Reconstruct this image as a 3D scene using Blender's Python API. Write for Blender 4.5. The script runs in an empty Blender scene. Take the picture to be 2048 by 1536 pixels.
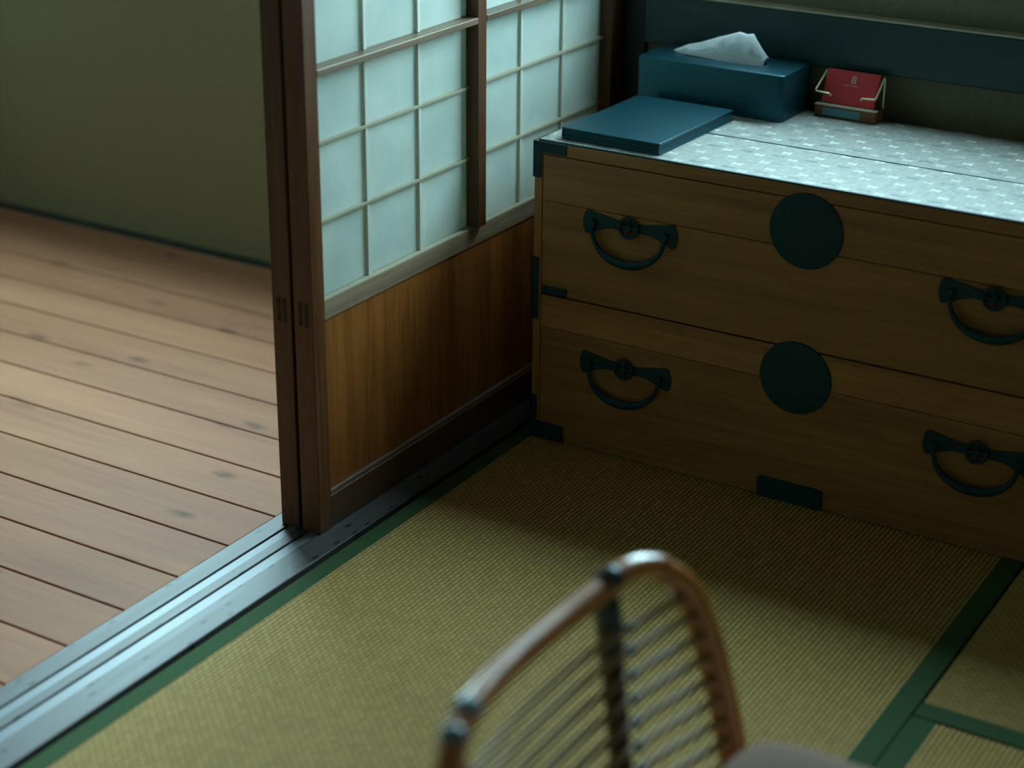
import bpy, bmesh, math, random
from mathutils import Vector, Matrix
random.seed(7)
S = bpy.context.scene
COL = S.collection

# ------------------------------------------------------------------ camera
cam_d = bpy.data.cameras.new('camera')
cam = bpy.data.objects.new('camera', cam_d); COL.objects.link(cam)
Rr = Vector((0.85314044, 0.52161229, 0.00848607))
Ru = Vector((-0.21104796, 0.33021902, 0.92000769))
Rf = Vector((-0.47708505, 0.78668674, -0.39180841))
m = Matrix((Rr, Ru, -Rf)).transposed().to_4x4()
m.translation = Vector((1.4967, -2.5338, 1.35))
cam.matrix_world = m
cam_d.sensor_fit = 'HORIZONTAL'; cam_d.sensor_width = 36.0
cam_d.lens = 36.0 * 3691.99 / 2048.0
cam_d.clip_start = 0.05; cam_d.clip_end = 60
cam_d.dof.use_dof = True; cam_d.dof.focus_distance = 2.95; cam_d.dof.aperture_fstop = 1.9
S.camera = cam

# ------------------------------------------------------------------ sky and window light
SKY = (0.55, 0.87, 0.98)
SKY_STRENGTH = 10.0
w = bpy.data.worlds.new('overcast_sky'); S.world = w; w.use_nodes = True
nt = w.node_tree; nt.nodes.clear()
wo = nt.nodes.new('ShaderNodeOutputWorld'); bg = nt.nodes.new('ShaderNodeBackground')
tc = nt.nodes.new('ShaderNodeTexCoord'); sx = nt.nodes.new('ShaderNodeSeparateXYZ')
rp = nt.nodes.new('ShaderNodeValToRGB')
nt.links.new(tc.outputs['Generated'], sx.inputs[0]); nt.links.new(sx.outputs['Z'], rp.inputs[0])
rp.color_ramp.elements[0].position = 0.0; rp.color_ramp.elements[0].color = (0.10, 0.15, 0.12, 1)
rp.color_ramp.elements[1].position = 0.06; rp.color_ramp.elements[1].color = (*SKY, 1)
nt.links.new(rp.outputs[0], bg.inputs[0]); bg.inputs[1].default_value = SKY_STRENGTH
nt.links.new(bg.outputs[0], wo.inputs[0])
def portal(name, loc, rot, sx_, sy_):
    l = bpy.data.lights.new(name, 'AREA'); l.shape = 'RECTANGLE'; l.size = sx_; l.size_y = sy_
    l.cycles.is_portal = True
    o = bpy.data.objects.new(name, l); COL.objects.link(o); o.location = loc; o.rotation_euler = rot
    return o
# windows: room back wall, corridor end wall
W3 = (0.02, 0.92, 0.86, 1.60)      # x0,x1,z0,z1 in the room's back wall
W2 = (-1.75, -0.24, 0.80, 1.95)    # in the corridor's end wall
for n_, W_, yy in (('window_portal', W3, 0.60), ('window_portal', W2, 0.60)):
    portal(n_, ((W_[0]+W_[1])/2, yy, (W_[2]+W_[3])/2), (-math.pi/2, 0, 0), W_[1]-W_[0], W_[3]-W_[2])
S.view_settings.view_transform = 'Standard'; S.view_settings.look = 'None'
S.view_settings.exposure = 1.5; S.view_settings.gamma = 1.0; S.view_settings.use_curve_mapping = False

# ------------------------------------------------------------------ helpers
def lin(r, g, b):
    f = lambda c: (c/255/12.92) if c/255 <= 0.04045 else ((c/255+0.055)/1.055)**2.4
    return (f(r), f(g), f(b), 1)
class NT:
    def __init__(s, name):
        s.mat = bpy.data.materials.new(name); s.mat.use_nodes = True
        s.t = s.mat.node_tree; s.t.nodes.clear()
        s.out = s.n('ShaderNodeOutputMaterial')
    def n(s, typ, **kw):
        q = s.t.nodes.new(typ)
        for k, v in kw.items(): setattr(q, k, v)
        return q
    def l(s, a, b): s.t.links.new(a, b)
    def put(s, inp, v):
        if hasattr(v, 'is_output') or isinstance(v, bpy.types.NodeSocket): s.l(v, inp)
        else: inp.default_value = v
    def m(s, op, a, b=0.0, c=0.0):
        q = s.n('ShaderNodeMath', operation=op)
        s.put(q.inputs[0], a); s.put(q.inputs[1], b)
        if op in ('MULTIPLY_ADD', 'SMOOTH_MIN'): s.put(q.inputs[2], c)
        return q.outputs[0]
    def mix(s, fac, a, b, blend='MIX'):
        q = s.n('ShaderNodeMix', data_type='RGBA', blend_type=blend)
        s.put(q.inputs[0], fac); s.put(q.inputs[6], a); s.put(q.inputs[7], b)
        return q.outputs[2]
    def ramp(s, fac, *stops):
        q = s.n('ShaderNodeValToRGB'); e = q.color_ramp.elements
        while len(e) < len(stops): e.new(0.5)
        for el, (p, c) in zip(e, stops): el.position = p; el.color = c
        s.put(q.inputs[0], fac); return q.outputs[0]
    def coords(s, scale=(1, 1, 1), rnd=True):
        t = s.n('ShaderNodeTexCoord'); v = t.outputs['Object']
        if rnd:
            oi = s.n('ShaderNodeObjectInfo')
            a = s.n('ShaderNodeVectorMath', operation='MULTIPLY_ADD')
            cb = s.n('ShaderNodeCombineXYZ')
            for i in range(3): s.l(oi.outputs['Random'], cb.inputs[i])
            s.l(cb.outputs[0], a.inputs[0]); a.inputs[1].default_value = (13.1, 7.7, 9.3); s.l(v, a.inputs[2]); v = a.outputs[0]
        mp = s.n('ShaderNodeMapping'); mp.inputs['Scale'].default_value = scale; s.l(v, mp.inputs[0])
        return mp.outputs[0]
    def noise(s, vec, scale, detail=4, rough=0.55):
        q = s.n('ShaderNodeTexNoise'); s.l(vec, q.inputs['Vector'])
        q.inputs['Scale'].default_value = scale; q.inputs['Detail'].default_value = detail; q.inputs['Roughness'].default_value = rough
        return q.outputs['Fac']
    def bump(s, h, strength=0.2, dist=0.002):
        q = s.n('ShaderNodeBump'); q.inputs['Strength'].default_value = strength; q.inputs['Distance'].default_value = dist
        s.l(h, q.inputs['Height']); return q.outputs[0]
    def bsdf(s, color, rough=0.5, normal=None, metal=0.0, spec=0.5, coat=0.0, tint=None):
        q = s.n('ShaderNodeBsdfPrincipled')
        s.put(q.inputs['Base Color'], color); s.put(q.inputs['Roughness'], rough)
        q.inputs['Metallic'].default_value = metal; q.inputs['Specular IOR Level'].default_value = spec
        q.inputs['Coat Weight'].default_value = coat; q.inputs['Coat Roughness'].default_value = 0.2
        if tint: q.inputs['Specular Tint'].default_value = tint; q.inputs['IOR'].default_value = 1.5
        if normal is not None: s.l(normal, q.inputs['Normal'])
        s.l(q.outputs[0], s.out.inputs[0]); return q

def wood(name, dark, light, axis=2, grain=1.0, rough=0.5, spec=0.4, var=0.25, knots=False, coat=0.0):
    t = NT(name)
    sc = [1.0, 1.0, 1.0]; sc[axis] = 0.06
    v = t.coords(tuple(sc))
    a = t.noise(v, 28*grain, 5, 0.6); b = t.noise(v, 160*grain, 3, 0.6)
    sc2 = [1.0, 1.0, 1.0]; sc2[axis] = 0.35
    c_ = t.noise(t.coords(tuple(sc2)), 5*grain, 3, 0.5)
    f = t.m('ADD', t.m('MULTIPLY', a, 0.65), t.m('MULTIPLY', b, 0.35))
    col = t.ramp(f, (0.32, dark), (0.66, light))
    col = t.mix(t.m('MULTIPLY', c_, 0.45), col, dark)
    oi = t.n('ShaderNodeObjectInfo')
    hsv = t.n('ShaderNodeHueSaturation')
    t.l(t.m('MULTIPLY_ADD', oi.outputs['Random'], var, 1.0-var/2), hsv.inputs['Value']); t.l(col, hsv.inputs['Color'])
    col = hsv.outputs[0]
    if knots:
        sk = [3.6, 11.0, 11.0]; sk[axis] = 4.6
        vv = t.n('ShaderNodeTexVoronoi', voronoi_dimensions='2D'); kc = t.coords(tuple(sk)); kn = t.n('ShaderNodeVectorMath', operation='ADD'); wn = t.n('ShaderNodeTexNoise'); t.l(kc, wn.inputs['Vector']); wn.inputs['Scale'].default_value = 5.0; t.l(kc, kn.inputs[0])
        wm = t.n('ShaderNodeVectorMath', operation='SCALE'); t.l(wn.outputs['Color'], wm.inputs[0]); wm.inputs['Scale'].default_value = 0.16; t.l(wm.outputs[0], kn.inputs[1]); t.l(kn.outputs[0], vv.inputs['Vector']); vv.inputs['Scale'].default_value = 1.0
        k = t.ramp(vv.outputs['Distance'], (0.03, (1, 1, 1, 1)), (0.16, (0, 0, 0, 1)))
        rare = t.n('ShaderNodeSeparateColor'); t.l(vv.outputs['Color'], rare.inputs[0])
        k = t.m('MULTIPLY', k, t.m('GREATER_THAN', rare.outputs[0], 0.70))
        col = t.mix(t.m('MULTIPLY', k, t.m('MULTIPLY_ADD', rare.outputs[1], 0.5, 0.3)), col, lin(70, 52, 46))
    r = t.m('MULTIPLY_ADD', f, 0.25, rough-0.12)
    t.bsdf(col, r, t.bump(f, 0.25, 0.0012), spec=spec, coat=coat)
    return t.mat

def plain(name, col, rough=0.6, spec=0.4, ns=60, amt=0.25, bump=0.15, metal=0.0, scale=(1, 1, 1), coat=0.0, tint=None):
    t = NT(name); n_ = t.noise(t.coords(scale), ns, 4)
    d = tuple(c*(1-amt) for c in col[:3])+(1,); h = tuple(min(1, c*(1+amt)) for c in col[:3])+(1,)
    t.bsdf(t.ramp(n_, (0.3, d), (0.7, h)), rough, t.bump(n_, bump, 0.001), metal, spec, coat, tint)
    return t.mat

# ------------------------------------------------------------------ materials
M = {}
M['frame'] = wood('aged_frame_wood', lin(70, 40, 20), lin(124, 78, 44), 2, rough=0.42)
M['frame_h'] = wood('aged_rail_wood', lin(92, 72, 56), lin(150, 124, 100), 1, rough=0.34, spec=0.6)
M['frame_b'] = wood('aged_bottom_rail_wood', lin(72, 48, 28), lin(120, 84, 54), 1, rough=0.45)
M['rail'] = wood('worn_waist_rail_wood', lin(124, 102, 82), lin(178, 152, 126), 1, rough=0.38, spec=0.5)
M['board'] = wood('skirt_board_wood', lin(116, 62, 26), lin(182, 112, 50), 2, rough=0.42, var=0.05)
M['kumiko'] = wood('pale_lattice_wood', lin(200, 202, 190), lin(228, 228, 214), 2, rough=0.6, var=0.12)
M['kumiko_h'] = wood('pale_lattice_wood_cross', lin(156, 146, 122), lin(190, 180, 152), 1, rough=0.6, var=0.12)
M['chest'] = wood('chest_wood', lin(126, 84, 40), lin(184, 132, 72), 0, 0.8, rough=0.5, var=0.12)
M['chest_v'] = wood('chest_end_wood', lin(134, 88, 40), lin(190, 136, 72), 2, 0.8, rough=0.5, var=0.12)
M['plank'] = wood('floor_plank_wood', lin(142, 92, 66), lin(178, 124, 92), 0, 0.45, rough=0.6, spec=0.2, var=0.14, knots=True)
M['dark_wood'] = wood('dark_lacquered_wood', lin(10, 42, 44), lin(20, 58, 58), 0, rough=0.4, var=0.05)
M['post'] = wood('dark_post_wood', lin(16, 26, 26), lin(34, 40, 36), 2, rough=0.5, var=0.05)
M['plaster'] = plain('olive_plaster', lin(128, 118, 88), 0.9, 0.1, 140, 0.06, 0.2)
M['plaster_brown'] = plain('brown_plaster', lin(118, 112, 88), 0.9, 0.1, 140, 0.08, 0.2)
M['room_wall'] = plain('room_plaster', lin(190, 194, 184), 0.9, 0.1, 120, 0.06, 0.2)
M['ceiling'] = wood('ceiling_wood', lin(90, 72, 54), lin(130, 106, 80), 0, rough=0.6)
M['under'] = plain('subfloor', lin(26, 26, 22), 0.9, 0.1)
M['iron'] = plain('black_iron', lin(8, 56, 60), 0.55, 0.3, 220, 0.2, 0.25)
M['heri'] = plain('green_border_cloth', lin(62, 86, 54), 0.85, 0.15, 900, 0.2, 0.3)
M['leather'] = plain('dark_teal_leather', lin(3, 44, 52), 0.36, 0.9, 500, 0.08, 0.08, tint=(0.30, 0.85, 1.0, 1))
M['pages'] = plain('menu_pages', lin(20, 84, 98), 0.6, 0.3, 300, 0.15, 0.1)
M['rattan'] = wood('rattan_cane', lin(172, 84, 14), lin(232, 142, 44), 2, 0.6, rough=0.36, spec=1.0, coat=1.0)
M['rattan_s'] = wood('rattan_spindle_cane', lin(150, 122, 84), lin(206, 176, 132), 1, 0.6, rough=0.3, spec=0.5)
M['rattan_dark'] = wood('rattan_post_cane', lin(52, 34, 16), lin(96, 62, 28), 2, 0.6, rough=0.3, spec=0.6)
M['binding'] = plain('rattan_binding', lin(60, 64, 58), 0.2, 0.9, 300, 0.3, 0.3)
M['lash'] = plain('highlit_lashing', lin(120, 142, 148), 0.2, 0.9, 300, 0.2, 0.2)  # bluish highlights of lashings and bend bindings put into the base colour
M['cushion'] = plain('cushion_fabric', lin(150, 124, 110), 0.9, 0.1, 700, 0.12, 0.3)
M['wire'] = plain('brass_wire', lin(230, 218, 170), 0.3, 0.6, 50, 0.05, 0.0, metal=0.35)
M['red'] = plain('red_card', lin(200, 60, 62), 0.6, 0.3, 300, 0.08, 0.05)
M['mark'] = plain('card_print', lin(196, 170, 168), 0.7, 0.2, 50, 0.05, 0.0)
M['holder'] = wood('holder_wood', lin(112, 66, 44), lin(160, 104, 72), 0, 1.5, rough=0.5)
M['label'] = plain('holder_label', lin(92, 140, 150), 0.6, 0.3, 80, 0.1, 0.0)
M['groove'] = plain('sill_groove_track', lin(120, 126, 130), 0.36, 0.45, 60, 0.05, 0.02, scale=(1, .1, 1))
M['metal_dark'] = plain('window_frame_metal', lin(60, 60, 56), 0.5, 0.4)
M['grain_dark'] = plain('end_grain', lin(76, 50, 32), 0.7, 0.2)

def mk_paper():
    t = NT('shoji_paper')
    v = t.coords((1, 1, 1)); n_ = t.noise(v, 9, 3); fib = t.noise(v, 240, 3)
    col = t.ramp(n_, (0.3, (0.74, 0.80, 0.75, 1)), (0.7, (0.90, 0.92, 0.87, 1)))
    col = t.mix(t.m('MULTIPLY', fib, 0.12), col, (0.6, 0.62, 0.55, 1))
    d = t.n('ShaderNodeBsdfDiffuse'); tr = t.n('ShaderNodeBsdfTranslucent'); mx = t.n('ShaderNodeMixShader')
    b = t.bump(n_, 0.25, 0.006)
    for q in (d, tr): t.l(col, q.inputs['Color']); t.l(b, q.inputs['Normal'])
    mx.inputs[0].default_value = 0.5; t.l(d.outputs[0], mx.inputs[1]); t.l(tr.outputs[0], mx.inputs[2]); t.l(mx.outputs[0], t.out.inputs[0])
    return t.mat
M['paper'] = mk_paper()
def mk_tissue():
    t = NT('tissue_paper'); col = (0.95, 0.97, 0.98, 1)
    n_ = t.noise(t.coords(), 60, 4)
    d = t.n('ShaderNodeBsdfDiffuse'); tr = t.n('ShaderNodeBsdfTranslucent'); mx = t.n('ShaderNodeMixShader')
    b = t.bump(n_, 0.35, 0.004)
    for q in (d, tr): q.inputs['Color'].default_value = col; t.l(b, q.inputs['Normal'])
    mx.inputs[0].default_value = 0.6; t.l(d.outputs[0], mx.inputs[1]); t.l(tr.outputs[0], mx.inputs[2]); t.l(mx.outputs[0], t.out.inputs[0])
    return t.mat
M['tissue'] = mk_tissue()
def mk_glass():
    t = NT('window_pane')
    a = t.n('ShaderNodeBsdfTransparent'); g = t.n('ShaderNodeBsdfGlossy'); g.inputs['Roughness'].default_value = 0.05
    a.inputs['Color'].default_value = (0.95, 0.97, 0.97, 1)
    mx = t.n('ShaderNodeMixShader'); mx.inputs[0].default_value = 0.05
    t.l(a.outputs[0], mx.inputs[1]); t.l(g.outputs[0], mx.inputs[2]); t.l(mx.outputs[0], t.out.inputs[0]); return t.mat
M['glass'] = mk_glass()
def mk_tatami(name, across):
    # woven rush: bundles stitched in staggered rows (rows run along the mat)
    t = NT(name); tcn = t.n('ShaderNodeTexCoord'); sp = t.n('ShaderNodeSeparateXYZ'); t.l(tcn.outputs['Object'], sp.inputs[0])
    cb = t.n('ShaderNodeCombineXYZ')
    al = 1-across
    t.l(sp.outputs[al], cb.inputs[0]); t.l(sp.outputs[across], cb.inputs[1])
    br = t.n('ShaderNodeTexBrick'); t.l(cb.outputs[0], br.inputs['Vector'])
    br.inputs['Scale'].default_value = 1.0; br.inputs['Brick Width'].default_value = 0.0125; br.inputs['Row Height'].default_value = 0.0075
    br.inputs['Mortar Size'].default_value = 0.0011; br.inputs['Mortar Smooth'].default_value = 1.0
    br.inputs['Color1'].default_value = lin(208, 168, 92); br.inputs['Color2'].default_value = lin(186, 150, 80); br.inputs['Mortar'].default_value = lin(98, 78, 38)
    sc = [60, 60, 60]; sc[across] = 12
    st = t.noise(t.coords(tuple(sc), False), 6, 4)
    big = t.noise(t.coords((1, 1, 1), False), 2.2, 3)
    col = t.mix(t.m('MULTIPLY', st, 0.35), br.outputs['Color'], lin(150, 126, 70))
    col = t.mix(t.m('MULTIPLY', big, 0.3), col, lin(160, 122, 62))
    t.bsdf(col, 0.62, t.bump(t.m('SUBTRACT', 1.0, br.outputs['Fac']), 0.4, 0.0012), spec=0.3)
    return t.mat
M['tatami_y'] = mk_tatami('tatami_rush_rows_along_y', 0)
M['tatami_x'] = mk_tatami('tatami_rush_rows_along_x', 1)
def mk_cloth():
    t = NT('patterned_runner'); tcn = t.n('ShaderNodeTexCoord'); sp = t.n('ShaderNodeSeparateXYZ'); t.l(tcn.outputs['Object'], sp.inputs[0])
    u = t.m('DIVIDE', sp.outputs[0], 0.056); v = t.m('DIVIDE', sp.outputs[1], 0.033)
    row = t.m('FLOOR', v); vv = t.m('SUBTRACT', t.m('SUBTRACT', v, row), 0.5)
    u2 = t.m('ADD', u, t.m('MULTIPLY', row, 0.42)); uf = t.m('SUBTRACT', t.m('FRACT', u2), 0.5)
    # bow-shaped motif: |v| < width that grows away from the knot
    w_ = t.m('MULTIPLY_ADD', t.m('ABSOLUTE', uf), 0.9, 0.10)
    mk = t.m('MULTIPLY', t.m('LESS_THAN', t.m('ABSOLUTE', vv), w_), t.m('LESS_THAN', t.m('ABSOLUTE', uf), 0.14))
    # dark dash in every third row
    dk = t.m('MULTIPLY', t.m('LESS_THAN', t.m('ABSOLUTE', t.m('SUBTRACT', vv, 0.3)), 0.14), t.m('GREATER_THAN', t.m('ABSOLUTE', uf), 0.30))
    dk = t.m('MULTIPLY', dk, t.m('LESS_THAN', t.m('FRACT', t.m('DIVIDE', row, 3.0)), 0.2))
    n_ = t.noise(t.coords((1, 1, 1), False), 90, 4); n2 = t.noise(t.coords((1, 1, 1), False), 25, 3)
    base = t.ramp(n_, (0.3, lin(134, 136, 130)), (0.7, lin(164, 162, 154)))
    col = t.mix(t.m('MULTIPLY', mk, t.m('MULTIPLY_ADD', n2, 1.8, -0.42)), base, lin(216, 222, 212))
    col = t.mix(t.m('MULTIPLY', dk, t.m('MULTIPLY_ADD', n2, 1.1, 0.0)), col, lin(86, 104, 104))
    t.bsdf(col, 0.45, t.bump(n_, 0.15, 0.001), spec=0.4); return t.mat
M['cloth'] = mk_cloth()
def mk_sill():
    t = NT('worn_sill_wood'); v = t.coords((1, 0.05, 1), False)
    a = t.noise(v, 60, 5)
    col = t.ramp(a, (0.3, lin(58, 56, 54)), (0.7, lin(92, 84, 78)))
    vo = t.n('ShaderNodeTexVoronoi', voronoi_dimensions='2D'); t.l(t.coords((46, 22, 20), False), vo.inputs['Vector']); vo.inputs['Scale'].default_value = 1.0
    k = t.ramp(vo.outputs['Distance'], (0.12, (1, 1, 1, 1)), (0.20, (0, 0, 0, 1)))
    rr = t.n('ShaderNodeSeparateColor'); t.l(vo.outputs['Color'], rr.inputs[0])
    k = t.m('MULTIPLY', k, t.m('GREATER_THAN', rr.outputs[0], 0.72))
    col = t.mix(k, col, lin(18, 26, 28))
    t.bsdf(col, t.m('MULTIPLY_ADD', a, 0.25, 0.33), t.bump(t.m('SUBTRACT', a, k), 0.15, 0.001), spec=0.5); return t.mat
M['sill'] = mk_sill()

# ------------------------------------------------------------------ mesh helpers
def add_box(bm, x0, x1, y0, y1, z0, z1, bev=0.0):
    t = bmesh.new()
    vs = [t.verts.new((x, y, z)) for x in (x0, x1) for y in (y0, y1) for z in (z0, z1)]
    for f in ((0, 1, 3, 2), (4, 6, 7, 5), (0, 4, 5, 1), (2, 3, 7, 6), (0, 2, 6, 4), (1, 5, 7, 3)): t.faces.new([vs[i] for i in f])
    if bev: bmesh.ops.bevel(t, geom=t.edges[:], offset=bev, segments=2, profile=0.5, affect='EDGES')
    merge(bm, t)
def merge(bm, t):
    bmesh.ops.recalc_face_normals(t, faces=t.faces[:])
    me = bpy.data.meshes.new('tmp'); t.to_mesh(me); t.free(); bm.from_mesh(me); bpy.data.meshes.remove(me)
def add_prism(bm, pts, axis, a0, a1, bev=0.0):
    """extrude a 2D outline; axis 0: pts=(y,z); 1: pts=(x,z); 2: pts=(x,y)"""
    t = bmesh.new()
    def P(p, a): return (a, p[0], p[1]) if axis == 0 else (p[0], a, p[1]) if axis == 1 else (p[0], p[1], a)
    A = [t.verts.new(P(p, a0)) for p in pts]; B = [t.verts.new(P(p, a1)) for p in pts]
    n_ = len(pts)
    t.faces.new(A); t.faces.new(B[::-1])
    for i in range(n_): t.faces.new((A[i], B[i], B[(i+1) % n_], A[(i+1) % n_]))
    bmesh.ops.recalc_face_normals(t, faces=t.faces[:])
    if bev:
        es = [e for e in t.edges if len(e.link_faces) == 2 and e.calc_face_angle(0) > 0.9]
        bmesh.ops.bevel(t, geom=es, offset=bev, segments=2, profile=0.5, affect='EDGES')
    merge(bm, t)
def add_tube(bm, pts, rad, seg=12, closed=False, caps=True):
    pts = [Vector(p) for p in pts]; n_ = len(pts)
    rads = rad if isinstance(rad, (list, tuple)) else [rad]*n_
    t = bmesh.new(); rings = []
    prev = None
    for i, p in enumerate(pts):
        if closed: d = (pts[(i+1) % n_]-pts[i-1]).normalized()
        else: d = (pts[min(i+1, n_-1)]-pts[max(i-1, 0)]).normalized()
        if prev is None:
            a = d.orthogonal().normalized()
        else:
            a = (prev-d*prev.dot(d)).normalized()
        prev = a; b = d.cross(a)
        rings.append([t.verts.new(p+(a*math.cos(2*math.pi*k/seg)+b*math.sin(2*math.pi*k/seg))*rads[i]) for k in range(seg)])
    for i in range(n_ if closed else n_-1):
        A, B = rings[i], rings[(i+1) % n_]
        for k in range(seg): t.faces.new((A[k], A[(k+1) % seg], B[(k+1) % seg], B[k]))
    if caps and not closed: t.faces.new(rings[0][::-1]); t.faces.new(rings[-1])
    merge(bm, t)
def obj(name, bm, mat, parent=None, smooth=False, loc=(0, 0, 0), rot=(0, 0, 0)):
    me = bpy.data.meshes.new(name); bm.to_mesh(me); bm.free()
    if smooth:
        for p in me.polygons: p.use_smooth = True
        if smooth != 'all': me.set_sharp_from_angle(angle=0.7)
    me.materials.append(M[mat])
    o = bpy.data.objects.new(name, me); COL.objects.link(o); o.location = loc; o.rotation_euler = rot
    if parent: o.parent = parent
    return o
def box(name, x0, x1, y0, y1, z0, z1, mat, parent=None, bev=0.0, **kw):
    """box whose origin sits at its own middle, so its grain and position are its own"""
    cx, cy, cz = (x0+x1)/2, (y0+y1)/2, (z0+z1)/2
    bm = bmesh.new(); add_box(bm, x0-cx, x1-cx, y0-cy, y1-cy, z0-cz, z1-cz, bev)
    return obj(name, bm, mat, parent, loc=(cx, cy, cz), **kw)
def tag(o, label=None, cat=None, group=None, kind=None):
    if label: o['label'] = label
    if cat: o['category'] = cat
    if group: o['group'] = group
    if kind: o['kind'] = kind
    return o
def thing(name, label, cat, loc=(0, 0, 0), rz=0.0, group=None):
    o = bpy.data.objects.new(name, None); COL.objects.link(o); o.location = loc; o.rotation_euler = (0, 0, rz)
    o.empty_display_size = 0.1
    return tag(o, label, cat, group)
def struct(o, label=None): return tag(o, label, None, None, 'structure')
def inst(src, parent, loc, name=None, rot=None, scale=None):
    o = src.copy(); COL.objects.link(o); o.parent = parent; o.location = loc
    if name: o.name = name
    if rot: o.rotation_euler = rot
    if scale: o.scale = scale
    return o

# ------------------------------------------------------------------ room shell
CEIL = 2.35; XR = 2.7; YF = -3.9; XL = -1.95; YB = 0.47
# subfloor under the tatami room, under the planks
struct(box('floor', -0.041, XR, YF, YB, -0.12, -0.052, 'under'), 'dark subfloor under the tatami mats')
# corridor floor: board ends meet the sill
fl = struct(box('floor', XL, -0.186, YF, 0.445, -0.08, -0.0205, 'under'), 'corridor floor of brown planks beyond the sill')
fl.name = 'floor'
PW = 0.1168; y = -0.2525-0.0018
x0, x1 = XL, -0.184
bmp = bmesh.new(); add_box(bmp, -(x1-x0)/2, (x1-x0)/2, -PW/2+0.0018, PW/2-0.0018, -0.010, 0.010, 0.0016)
first = None
edges = [-0.2525+PW*k for k in range(-30, 6)]
for e in edges:
    cy = e+PW/2
    if cy+PW/2 > 0.43: continue
    L = ((x0+x1)/2-fl.location.x, cy-fl.location.y, -0.010-fl.location.z)
    if first is None:
        first = obj('plank', bmp, 'plank', fl, loc=L)
    else: inst(first, fl, L, 'plank')
box('plank', x0-fl.location.x, x1-fl.location.x, edges[5+30]+0.0018-fl.location.y, 0.440-fl.location.y, -0.020-fl.location.z, -fl.location.z, 'plank', fl, 0.0016)

def wall_with_hole(name, x0, x1, y0, y1, z0, z1, W, mat):
    bm = bmesh.new()
    add_box(bm, x0, x1, y0, y1, z0, W[2]); add_box(bm, x0, x1, y0, y1, W[3], z1)
    add_box(bm, x0, W[0], y0, y1, W[2], W[3]); add_box(bm, W[1], x1, y0, y1, W[2], W[3])
    return obj(name, bm, mat)
struct(wall_with_hole('wall_back', -0.04, XR, YB, YB+0.12, -0.12, CEIL, W3, 'plaster_brown'), 'brown plaster wall behind the chest of drawers')
struct(wall_with_hole('wall_corridor', XL, -0.187, 0.445, 0.565, -0.08, CEIL, W2, 'plaster'), 'olive plaster wall closing the corridor')
struct(box('gap_shadow_corridor', XL, -0.187, 0.437, 0.445, 0.0, 0.012, 'dark_wood'), 'thin dark strip painting the gap shadow at the foot of the corridor wall')  # dark strip stands in for the shadowed gap under the wall
struct(box('wall_left', XL-0.12, XL, YF, 0.565, -0.08, CEIL, 'room_wall'), 'outer wall of the corridor')
struct(box('wall_right', XR, XR+0.12, YF, YB+0.12, -0.12, CEIL, 'room_wall'), 'right wall of the tatami room')
struct(box('wall_front', XL-0.12, XR+0.12, YF-0.12, YF, -0.12, CEIL, 'room_wall'), 'wall opposite the chest of drawers')
struct(box('ceiling', XL-0.12, XR+0.12, YF-0.12, YB+0.13, CEIL, CEIL+0.1, 'ceiling'), 'brown wooden ceiling')
struct(box('trim_1', -0.186, -0.041, YF, 0.455, 1.765, 1.84, 'frame_h', bev=0.003), 'wooden lintel over the sliding screens')
struct(box('wall_partition', -0.15, -0.075, YF, 0.455, 1.84, CEIL, 'room_wall'), 'plaster strip above the lintel')
struct(box('trim_2', -0.185, -0.041, 0.458, 0.60, -0.08, CEIL, 'post', bev=0.003), 'dark corner post between the screens and back wall')
struct(box('wall_partition', -0.15, -0.075, YF, -2.42, 0.0, 1.765, 'room_wall'), 'plaster wall beyond the open doorway')
struct(box('trim_3', -0.175, -0.050, -2.42, -2.30, 0.0, 1.765, 'post', bev=0.003), 'dark post at the far side of the doorway')
# ledge band under the room window
struct(box('trim_4', -0.036, XR, 0.444, YB, 0.607, 0.697, 'dark_wood', bev=0.0025), 'dark lacquered ledge board along the back wall')
struct(box('trim_5', -0.036, XR, 0.440, YB, 0.6972, 0.7012, 'kumiko_h', bev=0.0015), 'pale strip painting the highlight along the top edge of the ledge board')  # pale colour stands for light caught along the ledge's top edge
# windows
def window(name, W, y0, label, side=False):
    root = bpy.data.objects.new(name, None); COL.objects.link(root); struct(root, label)
    root.location = (y0, (W[0]+W[1])/2, W[2]) if side else ((W[0]+W[1])/2, y0, W[2])
    if side: root.rotation_euler = (0, 0, math.pi/2)
    hw = (W[1]-W[0])/2; H = W[3]-W[2]
    bm = bmesh.new()
    add_box(bm, -hw, hw, 0.03, 0.07, 0, 0.03); add_box(bm, -hw, hw, 0.03, 0.07, H-0.03, H)
    for x in (-hw, hw-0.03, -0.015): add_box(bm, x, x+0.03, 0.03, 0.07, 0.03, H-0.03)
    obj('window_frame', bm, 'metal_dark', root)
    for s in (-1, 1):
        xa, xb = (-hw+0.03, -0.015) if s < 0 else (0.015, hw-0.03)
        box('pane', xa, xb, 0.048, 0.051, 0.03, H-0.03, 'glass', root)
window('window_1', W3, YB, 'window above the ledge in the back wall')
window('window_2', W2, 0.445, 'window at the end of the corridor')

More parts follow.
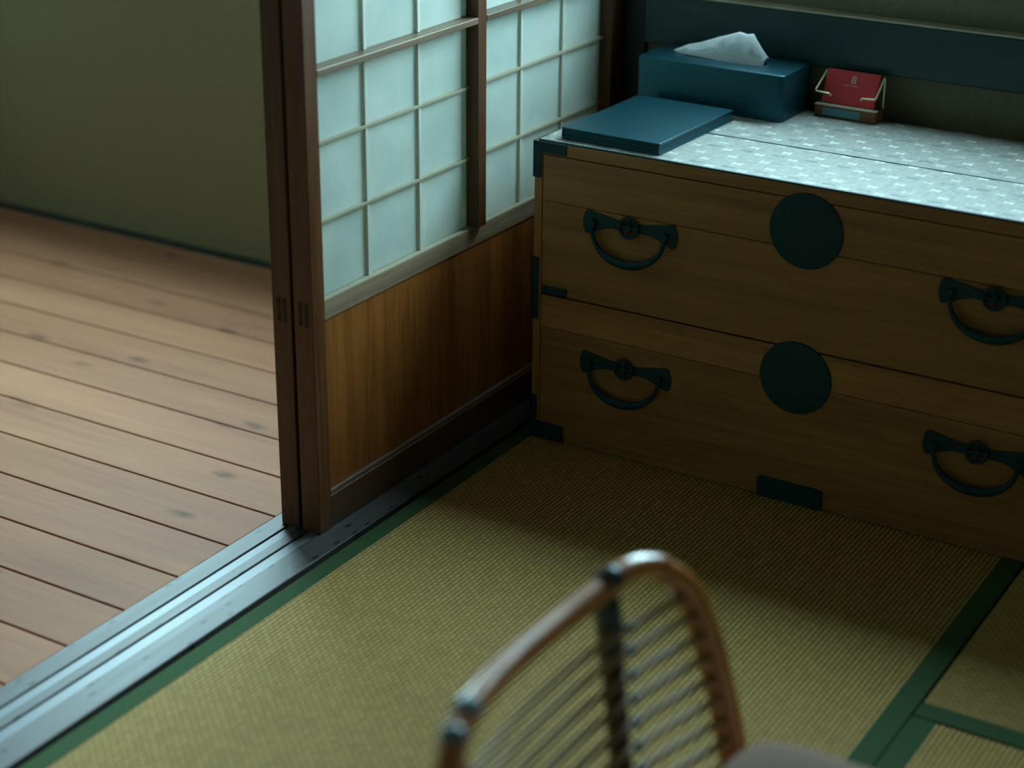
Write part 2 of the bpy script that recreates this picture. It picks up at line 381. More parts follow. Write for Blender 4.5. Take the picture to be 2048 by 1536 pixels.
# ------------------------------------------------------------------ sill with two grooves
bm = bmesh.new()
prof = [(-0.184, -0.06), (-0.184, -0.001), (-0.183, 0.0), (-0.1495, 0.0), (-0.1485, -0.0035), (-0.1305, -0.0035), (-0.1295, 0.0), (-0.1125, 0.0), (-0.1115, -0.0035),
        (-0.0905, -0.0035), (-0.0895, 0.0), (-0.042, 0.0), (-0.041, -0.001), (-0.041, -0.06)]
add_prism(bm, prof, 1, -2.31, 0.457)
sill = obj('trim_6', bm, 'sill'); struct(sill, 'worn grooved wooden sill between corridor and tatami')
box('groove_track', -0.1475, -0.1315, -2.30, 0.455, -0.0034, -0.0026, 'groove', sill)
box('groove_track', -0.1105, -0.0915, -2.30, 0.455, -0.0034, -0.0026, 'groove', sill)

# ------------------------------------------------------------------ tatami mats
def tatami(label, x0, x1, y0, y1, along, heris, hw=0.034):
    """along: 'y' rows run along y, borders on the x sides; 'x' the other way"""
    root = thing('tatami_mat', label, 'tatami mat', ((x0+x1)/2, (y0+y1)/2, -0.052), group='tatami mats')
    lx, ly = (x1-x0)/2, (y1-y0)/2
    box('core', -lx+0.001, lx-0.001, -ly+0.001, ly-0.001, 0.0, 0.0485, 'under', root)
    # ribbed rush cover
    a0, a1 = (-lx, lx) if along == 'y' else (-ly, ly)
    b0, b1 = (-ly, ly) if along == 'y' else (-lx, lx)
    a0 += 0.001; a1 -= 0.001; b0 += 0.0015; b1 -= 0.0015
    bm = bmesh.new(); pitch = 0.0075; k0 = math.ceil(a0/pitch); prev = None
    zs = []
    k = k0
    while k*pitch < a1:
        zs += [(k*pitch, 0.0496), (k*pitch+pitch*0.22, 0.0511), (k*pitch+pitch*0.5, 0.0516), (k*pitch+pitch*0.78, 0.0511)]; k += 1
    zs = [(a0, 0.05)]+[q for q in zs if a0 < q[0] < a1]+[(a1, 0.05)]
    def V(a, b, z): return bm.verts.new((a, b, z) if along == 'y' else (b, a, z))
    R0 = [V(a, b0, z) for a, z in zs]; R1 = [V(a, b1, z) for a, z in zs]
    for i in range(len(zs)-1): bm.faces.new((R0[i], R0[i+1], R1[i+1], R1[i]))
    # close the body underneath
    c = [V(a0, b0, 0.0486), V(a1, b0, 0.0486), V(a1, b1, 0.0486), V(a0, b1, 0.0486)]
    bm.faces.new([R0[0], c[0], c[3], R1[0]]); bm.faces.new([R0[-1], R1[-1], c[2], c[1]])
    bm.faces.new(R0+[c[1], c[0]]); bm.faces.new(R1[::-1]+[c[3], c[2]])
    bmesh.ops.recalc_face_normals(bm, faces=bm.faces[:])
    obj('rush_cover', bm, 'tatami_y' if along == 'y' else 'tatami_x', root, smooth=True)
    for sd, ww in heris:
        if along == 'y':
            xa, xb = (-lx-0.0008, -lx+ww) if sd < 0 else (lx-ww, lx+0.0008)
            box('border_cloth', xa, xb, -ly, ly, 0.012, 0.0523, 'heri', root, 0.0012)
        else:
            ya, yb = (-ly-0.0008, -ly+ww) if sd < 0 else (ly-ww, ly+0.0008)
            box('border_cloth', -lx, lx, ya, yb, 0.012, 0.0523, 'heri', root, 0.0012)
    return root
tatami('tatami mat beside the sill, running under the chest of drawers', -0.028, 0.8755, -1.36, 0.462, 'y', ((-1, 0.029), (1, 0.034)))
tatami('tatami mat at the chest right end, its green border meeting it crosswise', 0.8785, 2.66, -0.486, 0.462, 'x', ((-1, 0.035), (1, 0.034)))
tatami('tatami mat with lengthwise rows past the wide double green border', 0.8785, 1.782, -2.31, -0.489, 'y', ((-1, 0.034), (1, 0.034)))
tatami('tatami mat with lengthwise rows against the right wall of the room', 1.785, 2.66, -2.31, -0.489, 'y', ((-1, 0.034), (1, 0.034)))
tatami('tatami mat along the open doorway sill', -0.028, 0.8755, -3.17, -1.363, 'y', ((-1, 0.029), (1, 0.034)))

# ------------------------------------------------------------------ sliding shoji screens
DT = 0.035                      # door thickness (local x: 0 = room face, -DT = corridor face)
Y0, Y1, DH = -0.4985, 0.4535, 1.768
def make_door(label):
    root = thing('shoji_screen', label, 'sliding screen', (-0.085, Y0, 0.0), group='sliding screens')
    W = Y1-Y0
    st = 0.031
    box('stile', -DT, 0, 0, st, 0.0005, DH, 'frame', root, 0.0015)
    box('stile', -DT, 0, W-0.042, W, 0.0005, DH, 'frame', root, 0.0015)
    yl, yr = st, W-0.042
    # rails: bottom, waist, top
    box('bottom_rail', -DT+0.002, -0.002, yl, yr, 0.0005, 0.054, 'frame_b', root, 0.0015)
    box('waist_rail', -DT+0.002, -0.0110, yl, yr, 0.342, 0.3735, 'rail', root, 0.0012)
    box('rail_top_highlight', -0.0240, -0.0112, yl, yr, 0.3736, 0.3750, 'kumiko_h', root, 0.0004)  # pale strip paints the light caught on top of the waist rail
    box('top_rail', -DT+0.002, -0.002, yl, yr, DH-0.04, DH, 'frame_h', root, 0.0015)
    # tongue in the groove
    box('groove_tongue', -0.024, -0.008, 0.002, W-0.002, -0.0022, 0.0008, 'frame_h', root)
    # skirting board of the lower part and the thin bead on the bottom rail
    for a, b in ((yl, yl+0.30), (yl+0.30, yl+0.60), (yl+0.60, yr)):
        box('skirt_board', -0.021, -0.013, a+0.0003, b-0.0003, 0.053, 0.343, 'board', root)
    box('bead', -0.0125, -0.006, yl, yr, 0.0541, 0.060, 'frame_h', root, 0.001)
    # centre stile and middle rail
    cs0 = -0.0385-Y0; cs1 = cs0+0.0255
    box('centre_stile', -0.027, -0.001, cs0, cs1, 0.375, DH-0.04, 'frame', root, 0.0012)
    halves = ((yl, cs0), (cs1, yr))
    for a, b in halves: box('middle_rail', -0.027, -0.0005, a, b, 0.7195, 0.7300, 'frame_h', root, 0.0012)
    # lattice bars
    rowz = [0.375, 0.4935, 0.6135, 0.7195]
    top = [0.7300]
    while top[-1] < DH-0.12: top.append(top[-1]+0.1235)
    top[-1] = DH-0.04
    segs = [(rowz[i], rowz[i+1]) for i in range(3)]+[(top[i], top[i+1]) for i in range(len(top)-1)]
    colseg = []
    for a, b in halves:
        w3 = (b-a)/3
        cols = [a+w3*i for i in range(4)]
        colseg += [(cols[i], cols[i+1]) for i in range(3)]
        for c in cols[1:3]:
            for z0, z1 in ((0.375, 0.7195), (0.7300, DH-0.04)):
                box('lattice_upright', -0.024, -0.0190, c-0.0036, c+0.0036, z0, z1, 'kumiko', root, 0.0006)
        for z in rowz[1:3]+top[1:-1]:
            box('lattice_bar', -0.024, -0.0170, a, b, z-0.0024, z+0.0024, 'kumiko_h', root, 0.0006)
    # paper, one sheet to each light of the lattice
    for (a, b) in colseg:
        for (z0, z1) in segs:
            box('paper_pane', -0.0250, -0.0242, a+0.0004, b-0.0004, z0+0.0004, z1-0.0004, 'paper', root)
    # tenon ends showing on the leading edge
    for z0, z1 in ((0.346, 0.384),):
        for xx in (-0.026, -0.015):
            box('tenon_end', xx, xx+0.007, -0.0004, 0.004, z0, z1, 'grain_dark', root)
    return root
door = make_door('sliding paper screen on the tatami side, brown wooden skirt, next to the chest')
def copy_tree(o, parent=None):
    c = o.copy(); COL.objects.link(c); c.parent = parent
    for ch in list(o.children): copy_tree(ch, c)
    return c
d2 = copy_tree(door); d2.location = (-0.125, Y0-0.001, 0.0)
d2['label'] = 'sliding paper screen on the corridor side, stacked behind the other screen'

# ------------------------------------------------------------------ chest of drawers
CW, CD, CH = 0.970, 0.430, 0.532
chest = thing('chest_of_drawers', 'low brown wooden chest with two wide drawers and black iron fittings', 'chest', (0.0, 0.0, 0.0006))
box('side_panel', 0, 0.0145, 0.0, CD, 0, CH-0.0212, 'chest_v', chest, 0.001)
box('side_panel', CW-0.0145, CW, 0.0, CD, 0, CH-0.0212, 'chest_v', chest, 0.001)
box('top_panel', 0, CW, 0.0, CD, CH-0.021, CH-0.0005, 'chest', chest, 0.0015)
box('bottom_panel', 0.0147, CW-0.0147, 0.003, CD, 0.0, 0.016, 'chest', chest, 0.001)
box('back_panel', 0.0147, CW-0.0147, CD-0.012, CD-0.001, 0.016, CH-0.0215, 'chest', chest)
box('drawer_divider', 0.0147, CW-0.0147, 0.02, CD-0.013, 0.262, 0.268, 'chest', chest)

def handle_mesh():
    """back plate: butterfly outline; local x centre 0, z centre 0, face toward -y"""
    def prof(x):
        a = abs(x)/0.086
        up = 0.0080+0.0110*max(0, a-0.28)**1.1*1.5
        dn = 0.0080+0.0200*max(0, a-0.42)**1.2*1.9
        if a > 0.86:
            k = math.sqrt(max(0.0, 1-((a-0.86)/0.14)**2)); mid = (up-dn)/2; h = (up+dn)/2*(0.25+0.75*k)
            up, dn = mid+h, -(mid-h)
        return up, -dn
    xs = [-0.086+0.172*i/44 for i in range(45)]
    return [(x, prof(x)[0]) for x in xs]+[(x, prof(x)[1]) for x in reversed(xs)]
bm = bmesh.new(); add_prism(bm, handle_mesh(), 1, -0.0030, 0.0, 0.0006)
plate_src = None
def bail_bm():
    bm = bmesh.new(); pts = []; rad = []
    for i in range(29):
        a = math.pi*i/28
        # flattened U
        x = -0.066*math.cos(a); z = -0.004-0.057*(math.sin(a)**0.85)
        y = -0.0085-0.006*math.sin(a)
        pts.append((x, y, z)); rad.append(0.0034+0.0040*math.sin(a)**2)
    add_tube(bm, pts, rad, 10)
    for s in (-1, 1):
        add_tube(bm, [(0.066*s, 0.0, -0.003), (0.066*s, -0.011, -0.003)], 0.0058, 10)
    return bm
def rosette_bm():
    bm = bmesh.new()
    ring = [(0.0165*math.cos(2*math.pi*i/24), -0.0045, 0.0165*math.sin(2*math.pi*i/24)) for i in range(24)]
    add_tube(bm, ring, 0.0028, 8, closed=True)
    for k in range(4):
        a = math.pi/2*k
        add_tube(bm, [(0.002*math.cos(a), -0.004, 0.002*math.sin(a)), (0.0165*math.cos(a), -0.004, 0.0165*math.sin(a))], 0.0026, 8)
    add_tube(bm, [(0, 0, 0), (0, -0.0065, 0)], [0.006, 0.0045], 12)
    return bm
def disc_bm(r=0.061):
    bm = bmesh.new(); t = bmesh.new()
    prof = [(0.0, -0.0036), (r*0.55, -0.0036), (r*0.93, -0.0032), (r*0.985, -0.0024), (r, -0.0008), (r, 0.0)]
    rings = []
    for rr, yy in prof:
        if rr == 0: rings.append([t.verts.new((0, yy, 0))])
        else: rings.append([t.verts.new((rr*math.cos(2*math.pi*i/64), yy, rr*math.sin(2*math.pi*i/64))) for i in range(64)])
    for j in range(len(rings)-1):
        A, B = rings[j], rings[j+1]
        for i in range(64):
            if len(A) == 1: t.faces.new((A[0], B[i], B[(i+1) % 64]))
            else: t.faces.new((A[i], B[i], B[(i+1) % 64], A[(i+1) % 64]))
    t.faces.new(rings[-1][::-1]); merge(bm, t); return bm
protos = {}
for zlo, zhi, zj, zh, zc in ((0.2685, 0.5095, 0.431, 0.414, 0.4615), (0.0165, 0.2655, 0.207, 0.166, 0.218)):
    dr = bpy.data.objects.new('drawer', None); COL.objects.link(dr); dr.parent = chest; dr.location = (CW/2, 0.0, zlo)
    hx = CW/2-0.0157
    box('front_board', -hx, hx, 0.0005, 0.018, 0.0, zj-zlo-0.0004, 'chest', dr, 0.0012)
    box('front_board', -hx, hx, 0.0005, 0.018, zj-zlo+0.0004, zhi-zlo, 'chest', dr, 0.0012)
    bm = bmesh.new()
    add_box(bm, -hx+0.003, -hx+0.014, 0.0185, CD-0.02, 0.002, zhi-zlo-0.03); add_box(bm, hx-0.014, hx-0.003, 0.0185, CD-0.02, 0.002, zhi-zlo-0.03)
    add_box(bm, -hx+0.014, hx-0.014, CD-0.03, CD-0.02, 0.002, zhi-zlo-0.03); add_box(bm, -hx+0.014, hx-0.014, 0.0185, CD-0.03, 0.002, 0.01)
    obj('drawer_box', bm, 'chest', dr)
    for hxp in (0.181, 0.786):
        L = (hxp-CW/2, 0.0005, zh-zlo)
        if 'plate' not in protos:
            bm = bmesh.new(); add_prism(bm, handle_mesh(), 1, -0.0030, 0.0, 0.0006)
            protos['plate'] = obj('handle_plate', bm, 'iron', dr, loc=L)
            protos['bail'] = obj('handle_bail', bail_bm(), 'iron', dr, True, loc=L)
            protos['rosette'] = obj('handle_rosette', rosette_bm(), 'iron', dr, True, loc=(L[0], L[1]-0.0028, L[2]))
        else:
            inst(protos['plate'], dr, L, 'handle_plate'); inst(protos['bail'], dr, L, 'handle_bail')
            inst(protos['rosette'], dr, (L[0], L[1]-0.0028, L[2]), 'handle_rosette')
    L = (0.484-CW/2, 0.0005, zc-zlo)
    if 'disc' not in protos: protos['disc'] = obj('lock_disc', disc_bm(), 'iron', dr, True, loc=L)
    else: inst(protos['disc'], dr, L, 'lock_disc')
# iron fittings on the carcase
def fitting(rects, mirror=False):
    for mir in (False, True):
        bm = bmesh.new()
        for (xa, xb, za, zb) in rects:
            if mir: xa, xb = CW-xb, CW-xa
            add_box(bm, xa, xb, -0.0022, 0.0006, za, zb, 0.0005)
            # wrap round the side
        zz0 = min(q[2] for q in rects); zz1 = max(q[3] for q in rects)
        sxa, sxb = (-0.0020, 0.0003) if not mir else (CW-0.0003, CW+0.0020)
        add_box(bm, sxa, sxb, -0.0022, 0.045, zz0, zz1, 0.0005)
        obj('corner_iron', bm, 'iron', chest)
fitting([(-0.002, 0.0130, 0.470, 0.5318), (0.0130, 0.060, 0.5135, 0.5318)])
fitting([(-0.002, 0.0110, 0.220, 0.331)])
fitting([(-0.002, 0.0110, 0.0, 0.079), (0.0110, 0.064, 0.0, 0.031)])
bm = bmesh.new(); add_box(bm, 0.019, 0.066, -0.003, 0.002, 0.2700, 0.2830, 0.0015); obj('stop_catch', bm, 'iron', chest)
bm = bmesh.new(); add_box(bm, CW-0.066, CW-0.019, -0.003, 0.002, 0.2700, 0.2830, 0.0015); obj('stop_catch', bm, 'iron', chest)
bm = bmesh.new()
pts = []
for cx, cz, a0 in ((0.538, 0.030, 0), (0.438, 0.030, 90), (0.438, 0.006, 180), (0.538, 0.006, 270)):
    for k in range(5):
        a = math.radians(a0+k*22.5); pts.append((cx+0.0065*math.cos(a), cz+0.0055*math.sin(a)))
add_prism(bm, pts, 1, -0.003, 0.0035, 0.0005); obj('base_plate', bm, 'iron', chest)

# ------------------------------------------------------------------ cloth runner on the chest
ZT = CH+0.0004
run = thing('table_runner', 'grey and white patterned cloth runner covering the chest top', 'table runner', (0.0, 0.0, ZT))
def runner_panel(y0, y1):
    bm = bmesh.new(); nx, ny = 60, 8; g = []
    for j in range(ny+1):
        g.append([bm.verts.new((0.006+(0.962-0.006)*i/nx, y0+(y1-y0)*j/ny+0.0008*math.sin(i*0.7+j), 0.0015+0.0003*math.sin(i*1.3+j*2.1))) for i in range(nx+1)])
    for j in range(ny):
        for i in range(nx): bm.faces.new((g[j][i], g[j][i+1], g[j+1][i+1], g[j+1][i]))
    r = bmesh.ops.extrude_face_region(bm, geom=bm.faces[:])
    bmesh.ops.translate(bm, verts=[v for v in r['geom'] if isinstance(v, bmesh.types.BMVert)], vec=(0, 0, -0.0012))
    bmesh.ops.recalc_face_normals(bm, faces=bm.faces[:])
    obj('cloth_panel', bm, 'cloth', run, smooth=True)
runner_panel(0.007, 0.1865); runner_panel(0.1905, 0.425)
box('seam', 0.006, 0.962, 0.1868, 0.1902, 0.0002, 0.0021, 'dark_wood', run)
box('hem', 0.006, 0.962, 0.0020, 0.0062, 0.0002, 0.0021, 'dark_wood', run)
ZC = ZT+0.0020

# ------------------------------------------------------------------ menu folder
fo = thing('menu_folder', 'teal leather folder lying flat in front of the tissue box', 'folder', (0.129, 0.155, ZC), math.radians(-1.5))
hw_, hd_ = 0.0915, 0.1300
def rbox_bm(x0, x1, y0, y1, z0, z1, bev): b_ = bmesh.new(); add_box(b_, x0, x1, y0, y1, z0, z1, bev); return b_
obj('cover', rbox_bm(-hw_, hw_, -hd_, hd_, 0.0150, 0.0190, 0.0012), 'leather', fo)
obj('cover', rbox_bm(-hw_, hw_, -hd_, hd_, 0.0, 0.0035, 0.0012), 'leather', fo)
obj('spine', rbox_bm(-hw_, -hw_+0.003, -hd_, hd_, 0.0036, 0.0149, 0.0008), 'leather', fo)
for k in range(4):
    z_ = 0.0037+k*0.0028
    obj('page_sleeve', rbox_bm(-hw_+0.004, hw_-0.002-0.0006*(k % 2), -hd_+0.001+0.0006*(k % 2), hd_-0.003, z_, z_+0.0022, 0.0004), 'leather' if k % 2 else 'pages', fo)

# ------------------------------------------------------------------ tissue box
TB = (0.2800, 0.1220, 0.0800)
tb = thing('tissue_box', 'dark teal leather tissue box with white tissue sticking out', 'tissue box', (0.160, 0.3745, ZC), math.radians(-0.8))
bm = bmesh.new(); hx, hy, H = TB[0]/2, TB[1]/2, TB[2]
def rrect(hx, hy, r, n_=5):
    P = []
    for cx, cy, a0 in ((hx-r, hy-r, 0), (-hx+r, hy-r, 90), (-hx+r, -hy+r, 180), (hx-r, -hy+r, 270)):
        for k in range(n_+1):
            a = math.radians(a0+90*k/n_); P.append((cx+r*math.cos(a), cy+r*math.sin(a)))
    return P
def slot(hx, r, n_=12):
    P = []
    for k in range(n_): a = -math.pi/2+math.pi*(k+0.5)/n_; P.append((hx-r+r*math.cos(a), r*math.sin(a)))
    for k in range(n_): a = math.pi/2+math.pi*(k+0.5)/n_; P.append((-hx+r+r*math.cos(a), r*math.sin(a)))
    return P
outer = rrect(hx, hy, 0.010); inner = slot(0.080, 0.017); ns_ = len(outer)
assert len(outer) == len(inner)
# align start angle: outer starts at angle 0 side, inner at -90
inner = inner[6:]+inner[:6]
rings = []
for prof_, off, z in ((outer, 0.0, 0.0), (outer, 0.0, H-0.0020), (outer, -0.0007, H-0.0006), (outer, -0.0022, H)):
    rings.append([bm.verts.new((p[0]*(1+off/hx), p[1]*(1+off/hy), z)) for p in prof_])
rings.append([bm.verts.new((p[0], p[1], H)) for p in inner]); rings.append([bm.verts.new((p[0], p[1], H-0.004)) for p in inner])
rings.append([bm.verts.new((p[0]*(1-0.004/hx), p[1]*(1-0.004/hy), H-0.0042)) for p in outer])
rings.append([bm.verts.new((p[0]*(1-0.004/hx), p[1]*(1-0.004/hy), 0.0)) for p in outer])
for A, B in zip(rings[:-1], rings[1:]):
    for i in range(ns_): bm.faces.new((A[i], A[(i+1) % ns_], B[(i+1) % ns_], B[i]))
for i in range(ns_): bm.faces.new((rings[-1][i], rings[-1][(i+1) % ns_], rings[0][(i+1) % ns_], rings[0][i]))
bmesh.ops.recalc_face_normals(bm, faces=bm.faces[:])
obj('cover', bm, 'leather', tb, True)
obj('tissue_stack', rbox_bm(-0.11, 0.11, -0.045, 0.045, 0.002, 0.060, 0.003), 'tissue', tb)
# crumpled tissue: a ridge falling to the left, folds on its front and back
tx, ty, tz = tb.location
ridge = [(0.060, 0.624-0.006), (0.085, 0.630), (0.109, 0.6365), (0.146, 0.651), (0.184, 0.6640), (0.198, 0.6615), (0.210, 0.6640), (0.219, 0.651), (0.230, 0.637), (0.238, 0.628)]
basef = [(0.066, 0.371, 0.6165), (0.085, 0.369, 0.6140), (0.110, 0.3685, 0.6135), (0.145, 0.367, 0.6125), (0.178, 0.366, 0.610), (0.192, 0.367, 0.608), (0.204, 0.369, 0.608), (0.214, 0.371, 0.608), (0.224, 0.373, 0.608), (0.233, 0.376, 0.611)]
bm = bmesh.new(); nb = 12; G = []
na = (len(ridge)-1)*5
rnd = random.Random(3)
from mathutils import noise as mnoise
for i in range(na+1):
    q = i/5; k = min(int(q), len(ridge)-2); f_ = q-k
    rx = ridge[k][0]*(1-f_)+ridge[k+1][0]*f_; rz = ridge[k][1]*(1-f_)+ridge[k+1][1]*f_
    bf = [basef[k][c]*(1-f_)+basef[k+1][c]*f_ for c in range(3)]
    row = []
    for j in range(nb+5):
        s_ = j/nb
        if s_ <= 1:  # front
            e = s_; x = bf[0]*(1-e)+rx*e; y_ = bf[1]*(1-e)+0.380*e - 0.006*math.sin(math.pi*e); z = bf[2]*(1-e)+rz*e
        else:
            e = 2-s_; x = bf[0]*(1-e)+rx*e; y_ = (0.760-bf[1]+0.003)*(1-e)+0.380*e+0.006*math.sin(math.pi*e); z = bf[2]*(1-e)+rz*e
        amp = 0.0045*math.sin(math.pi*min(e, 1))+0.0006
        nz = mnoise.noise(Vector((x*38+z*22, y_*30+s_*1.5, z*40)))
        nz2 = mnoise.noise(Vector((x*90, s_*5.0, z*70+4)))
        y2 = y_+(amp*1.6*nz+amp*0.8*nz2)*(1 if s_ <= 1 else -1)
        row.append(bm.verts.new((x-tx, y2-ty, z-tz+amp*0.25*nz)))
    G.append(row)
for i in range(na):
    for j in range(nb+4): bm.faces.new((G[i][j], G[i+1][j], G[i+1][j+1], G[i][j+1]))
bmesh.ops.recalc_face_normals(bm, faces=bm.faces[:])
tis = obj('tissue', bm, 'tissue', tb, 'all'); tis['label'] = 'crumpled white tissue'

# ------------------------------------------------------------------ red card holder
rh = thing('card_holder', 'small wooden card holder with brass wire arms on the chest', 'card holder', (0.381, 0.404, ZC), math.radians(-2))
bm = bmesh.new(); add_box(bm, -0.056, 0.056, -0.012, 0.030, 0.0, 0.0195, 0.0015); obj('base', bm, 'holder', rh)
obj('base_edge', rbox_bm(-0.0565, 0.0565, -0.0128, 0.0, 0.0196, 0.0212, 0.0004), 'kumiko_h', rh)
obj('label_plate', rbox_bm(-0.040, 0.028, -0.0130, -0.0121, 0.003, 0.0165, 0.0002), 'label', rh)
def slant(e): return (0.002+0.020*e, 0.0215+0.055*e)     # (y, z) up the leaning card
for s in (-1, 1):
    bm = bmesh.new()
    x_ = 0.054*s
    P = [(x_*0.98, 0.026, 0.020), (x_*0.98, 0.026, 0.071), (x_*0.98, 0.024, 0.0725), (x_*1.02, -0.013, 0.0455), (x_*1.0, -0.0145, 0.0435), (x_*0.55, -0.0135, 0.0415), (x_*0.50, -0.0115, 0.038)]
    add_tube(bm, P, 0.0016, 8); obj('wire_arm', bm, 'wire', rh, True)
for k in range(3):
    cd = thing('red_card', ('rearmost red card of the stack in the wire holder', 'middle red card between two others in the wire holder', '')[k], 'card', (0.381, 0.404, ZC), math.radians(-2), 'red cards in the holder')
    bm = bmesh.new(); off = 0.0011*k
    hwid = 0.0475
    y_, z_ = slant(0); y2, z2 = slant(1)
    t_ = Vector((0, y2-y_, z2-z_)).normalized(); nn = Vector((0, -t_.z, t_.y))
    P0 = Vector((0, y_+0.001-off, z_+0.0008)); P1 = P0+t_*0.058
    vs = []
    for x_ in (-hwid, hwid):
        for p in (P0, P1):
            for d_ in (0, 0.0008): vs.append(bm.verts.new(p+nn*d_+Vector((x_-0.0008*k, 0, 0))))
    for f in ((0, 1, 3, 2), (4, 6, 7, 5), (0, 4, 5, 1), (2, 3, 7, 6), (0, 2, 6, 4), (1, 5, 7, 3)): bm.faces.new([vs[i] for i in f])
    bmesh.ops.recalc_face_normals(bm, faces=bm.faces[:])
    obj('card_sheet', bm, 'red', cd)
    if k == 2:
        cd['label'] = 'front red business card with a pale printed emblem, in the wire holder'
        bm = bmesh.new()
        def mark(u0, u1, v0, v1):
            a = []
            for x_, v_ in ((u0, v0), (u1, v0), (u1, v1), (u0, v1)): a.append(bm.verts.new(P0+t_*v_+nn*0.0010+Vector((x_-0.0016, 0, 0))))
            bm.faces.new(a)
        for u0, u1, v0, v1 in ((-0.001, 0.001, 0.0375, 0.050), (0.001, 0.007, 0.0480, 0.050), (0.005, 0.007, 0.0370, 0.048), (0.001, 0.005, 0.0430, 0.0445), (0.001, 0.005, 0.0385, 0.0400),
                               (-0.014, -0.003, 0.0325, 0.0338), (-0.001, 0.012, 0.0325, 0.0338)): mark(u0, u1, v0, v1)
        obj('emblem', bm, 'mark', cd)

# ------------------------------------------------------------------ rattan chair (foreground)
CP = Vector((0.735, -1.093)); TH0 = math.radians(9.0); RAD = 0.80; ZR = 0.44; REC = math.tan(math.radians(8))
chair = thing('rattan_chair', 'low rattan armchair with curved cane back and pale cushion', 'chair', (0.0, 0.0, 0.0))
def back(s, z, off=0.0):
    th = TH0+s/RAD
    x = CP.x+RAD*(math.cos(TH0)-math.cos(th)); y_ = CP.y+RAD*(math.sin(th)-math.sin(TH0))
    o_ = (z-ZR)*REC-off
    return Vector((x-math.cos(th)*o_, y_+math.sin(th)*o_, z))
def catmull(P, n_=8):
    out = []
    for i in range(len(P)-1):
        a, b, c, d = P[max(i-1, 0)], P[i], P[i+1], P[min(i+2, len(P)-1)]
        for k in range(n_):
            t = k/n_
            out.append(tuple(0.5*((2*b[j])+(-a[j]+c[j])*t+(2*a[j]-5*b[j]+4*c[j]-d[j])*t*t+(-a[j]+3*b[j]-3*c[j]+d[j])*t**3) for j in range(len(b))))
    out.append(tuple(P[-1])); return out
hoop = [(-0.372, 0.06), (-0.366, 0.20), (-0.352, 0.32), (-0.330, 0.395), (-0.300, 0.427), (-0.262, 0.437), (-0.20, 0.438), (-0.133, 0.437), (-0.07, 0.437), (0.0, 0.441), (0.031, 0.445), (0.062, 0.440),
        (0.099, 0.423), (0.130, 0.394), (0.147, 0.360), (0.163, 0.311), (0.175, 0.260), (0.184, 0.215), (0.197, 0.13), (0.205, 0.06)]
bm = bmesh.new(); add_tube(bm, [back(s-(0.006 if s > 0.09 else 0), z-0.004) for s, z in catmull(hoop, 6)], 0.0138, 14); obj('back_hoop', bm, 'rattan', chair, 'all')
inn = [(-0.348, 0.06), (-0.341, 0.20), (-0.329, 0.31), (-0.314, 0.372), (-0.292, 0.399)]
bm = bmesh.new(); add_tube(bm, [back(s, z) for s, z in catmull(inn, 6)], 0.0085, 12); obj('inner_cane', bm, 'rattan', chair, 'all')
inn = [(0.105, 0.392), (0.124, 0.362), (0.140, 0.311), (0.153, 0.260), (0.162, 0.215), (0.175, 0.13), (0.182, 0.06)]
bm = bmesh.new(); add_tube(bm, [back(s, z) for s, z in catmull(inn, 6)], 0.0085, 12); obj('inner_cane', bm, 'rattan', chair, 'all')
bm = bmesh.new(); add_tube(bm, [back(0.004, z, -0.004) for z in (0.06, 0.16, 0.25, 0.34, 0.440)], 0.0125, 14); obj('back_post', bm, 'rattan_dark', chair, 'all')
def hoop_s(z, side):
    tab = [(s, q) for s, q in catmull(inn if side > 0 else [(-0.348, 0.06), (-0.341, 0.20), (-0.329, 0.31), (-0.314, 0.372), (-0.292, 0.399)], 6)]
    return min(tab, key=lambda a: abs(a[1]-z))[0]
zs_ = [0.147, 0.174, 0.201, 0.228, 0.255, 0.282, 0.309, 0.336, 0.363, 0.388]
for z in zs_:
    sl = hoop_s(z, -1); sr = hoop_s(z, 1)
    bm = bmesh.new(); add_tube(bm, [back(sl+(sr-sl)*i/20, z, 0.010) for i in range(21)], 0.0042, 8); obj('spindle', bm, 'rattan_s', chair, 'all')
    # lashing where the spindle crosses the post
    bm = bmesh.new(); c0 = back(0.013, z, 0.0115); c1 = back(0.0165, z, 0.0115)
    add_tube(bm, [back(0.010, z, 0.011), back(0.0165, z, 0.011), back(0.023, z, 0.011)], [0.0045, 0.0066, 0.0045], 10); obj('lashing', bm, 'lash', chair, 'all')
# bindings on the hoop: post head and bends
for s0, s1, rr in ((-0.006, 0.016, 0.0145), (-0.275, -0.255, 0.0135), (-0.305, -0.290, 0.0135)):
    tabh = [q for q in catmull(hoop, 6) if s0 <= q[0] <= s1]
    def zi(s): 
        T = catmull(hoop, 6)
        return min(T, key=lambda q: abs(q[0]-s) if q[1] > 0.35 else 9)[1]
    P = [back(s0+(s1-s0)*i/4, zi(s0)*(1-i/4)+zi(s1)*i/4) for i in range(5)]
    bm = bmesh.new(); add_tube(bm, P, [rr*0.9, rr, rr, rr, rr*0.9], 14); obj('binding', bm, 'lash' if s0 < -0.1 else 'binding', chair, 'all')
bm = bmesh.new(); add_tube(bm, [back(0.004, z, -0.004) for z in (0.345, 0.365, 0.40, 0.425)], [0.0138, 0.0146, 0.0146, 0.0138], 14); obj('binding', bm, 'binding', chair, 'all')
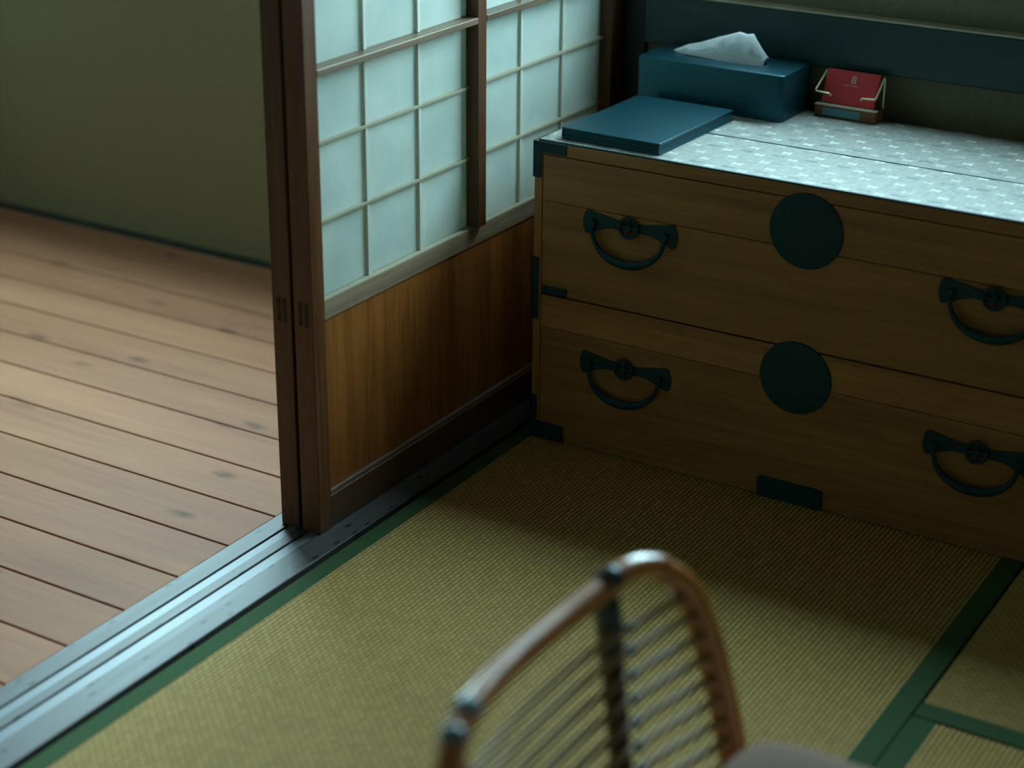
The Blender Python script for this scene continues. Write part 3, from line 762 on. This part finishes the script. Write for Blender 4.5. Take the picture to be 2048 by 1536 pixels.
# seat: frame hoop, slats, legs, cushion
TM = TH0-0.085/RAD
dn = Vector((math.cos(TM), -math.sin(TM), 0)); dd = Vector((math.sin(TM), math.cos(TM), 0))
mid = back(-0.085, 0.12); mid.z = 0
def seat(u, v, z): return mid+dn*u+dd*v+Vector((0, 0, z))     # u forward from the back, v along it
fr = [seat(0.02, -0.275, 0.108), seat(0.40, -0.30, 0.108), seat(0.45, -0.27, 0.108), seat(0.465, -0.20, 0.108), seat(0.465, 0.20, 0.108), seat(0.45, 0.27, 0.108), seat(0.40, 0.30, 0.108), seat(0.02, 0.275, 0.108)]
bm = bmesh.new(); add_tube(bm, [Vector(p) for p in catmull([tuple(p) for p in fr], 5)], 0.0125, 12); obj('seat_frame', bm, 'rattan', chair, 'all')
bm = bmesh.new(); add_tube(bm, [seat(0.02, -0.285, 0.108), seat(0.0, 0, 0.108), seat(0.02, 0.285, 0.108)], 0.0125, 12); obj('seat_frame', bm, 'rattan', chair, 'all')
for k in range(7):
    u = 0.06+0.06*k
    bm = bmesh.new(); add_tube(bm, [seat(u, -0.285, 0.112), seat(u, 0.285, 0.112)], 0.007, 8); obj('seat_cane', bm, 'rattan_s', chair, 'all')
for u, v in ((0.40, -0.29), (0.40, 0.29), (0.03, -0.27), (0.03, 0.27)):
    bm = bmesh.new(); add_tube(bm, [seat(u, v, 0.116), seat(u, v, 0.06), seat(u, v*1.02, 0.001)], [0.0125, 0.0125, 0.0125], 12); obj('leg', bm, 'rattan', chair, 'all')
# cushion
cush = thing('seat_cushion', 'pale greyish seat cushion on the rattan chair', 'cushion', tuple(seat(0.0, 0.0, 0.124)), -TM)
bm = bmesh.new(); NU, NV = 28, 28; top = []; bot = []
for i in range(NU+1):
    a = -1+2*i/NU; ra = []; rb = []
    for j in range(NV+1):
        b = -1+2*j/NV
        # squircle outline
        uu = a*math.sqrt(1-0.06*b*b); vv = b*math.sqrt(1-0.06*a*a)
        prof_ = max(0.0, (1-a**8)*(1-b**8))**0.34
        x = 0.266+0.214*uu; y_ = 0.254*vv
        ra.append(bm.verts.new((x, y_, 0.040+0.084*prof_))); rb.append(bm.verts.new((x, y_, 0.040-0.038*prof_)))
    top.append(ra); bot.append(rb)
for i in range(NU):
    for j in range(NV):
        bm.faces.new((top[i][j], top[i+1][j], top[i+1][j+1], top[i][j+1])); bm.faces.new((bot[i][j], bot[i][j+1], bot[i+1][j+1], bot[i+1][j]))
bmesh.ops.remove_doubles(bm, verts=bm.verts[:], dist=0.0002); bmesh.ops.recalc_face_normals(bm, faces=bm.faces[:])
obj('cushion_cover', bm, 'cushion', cush, 'all')
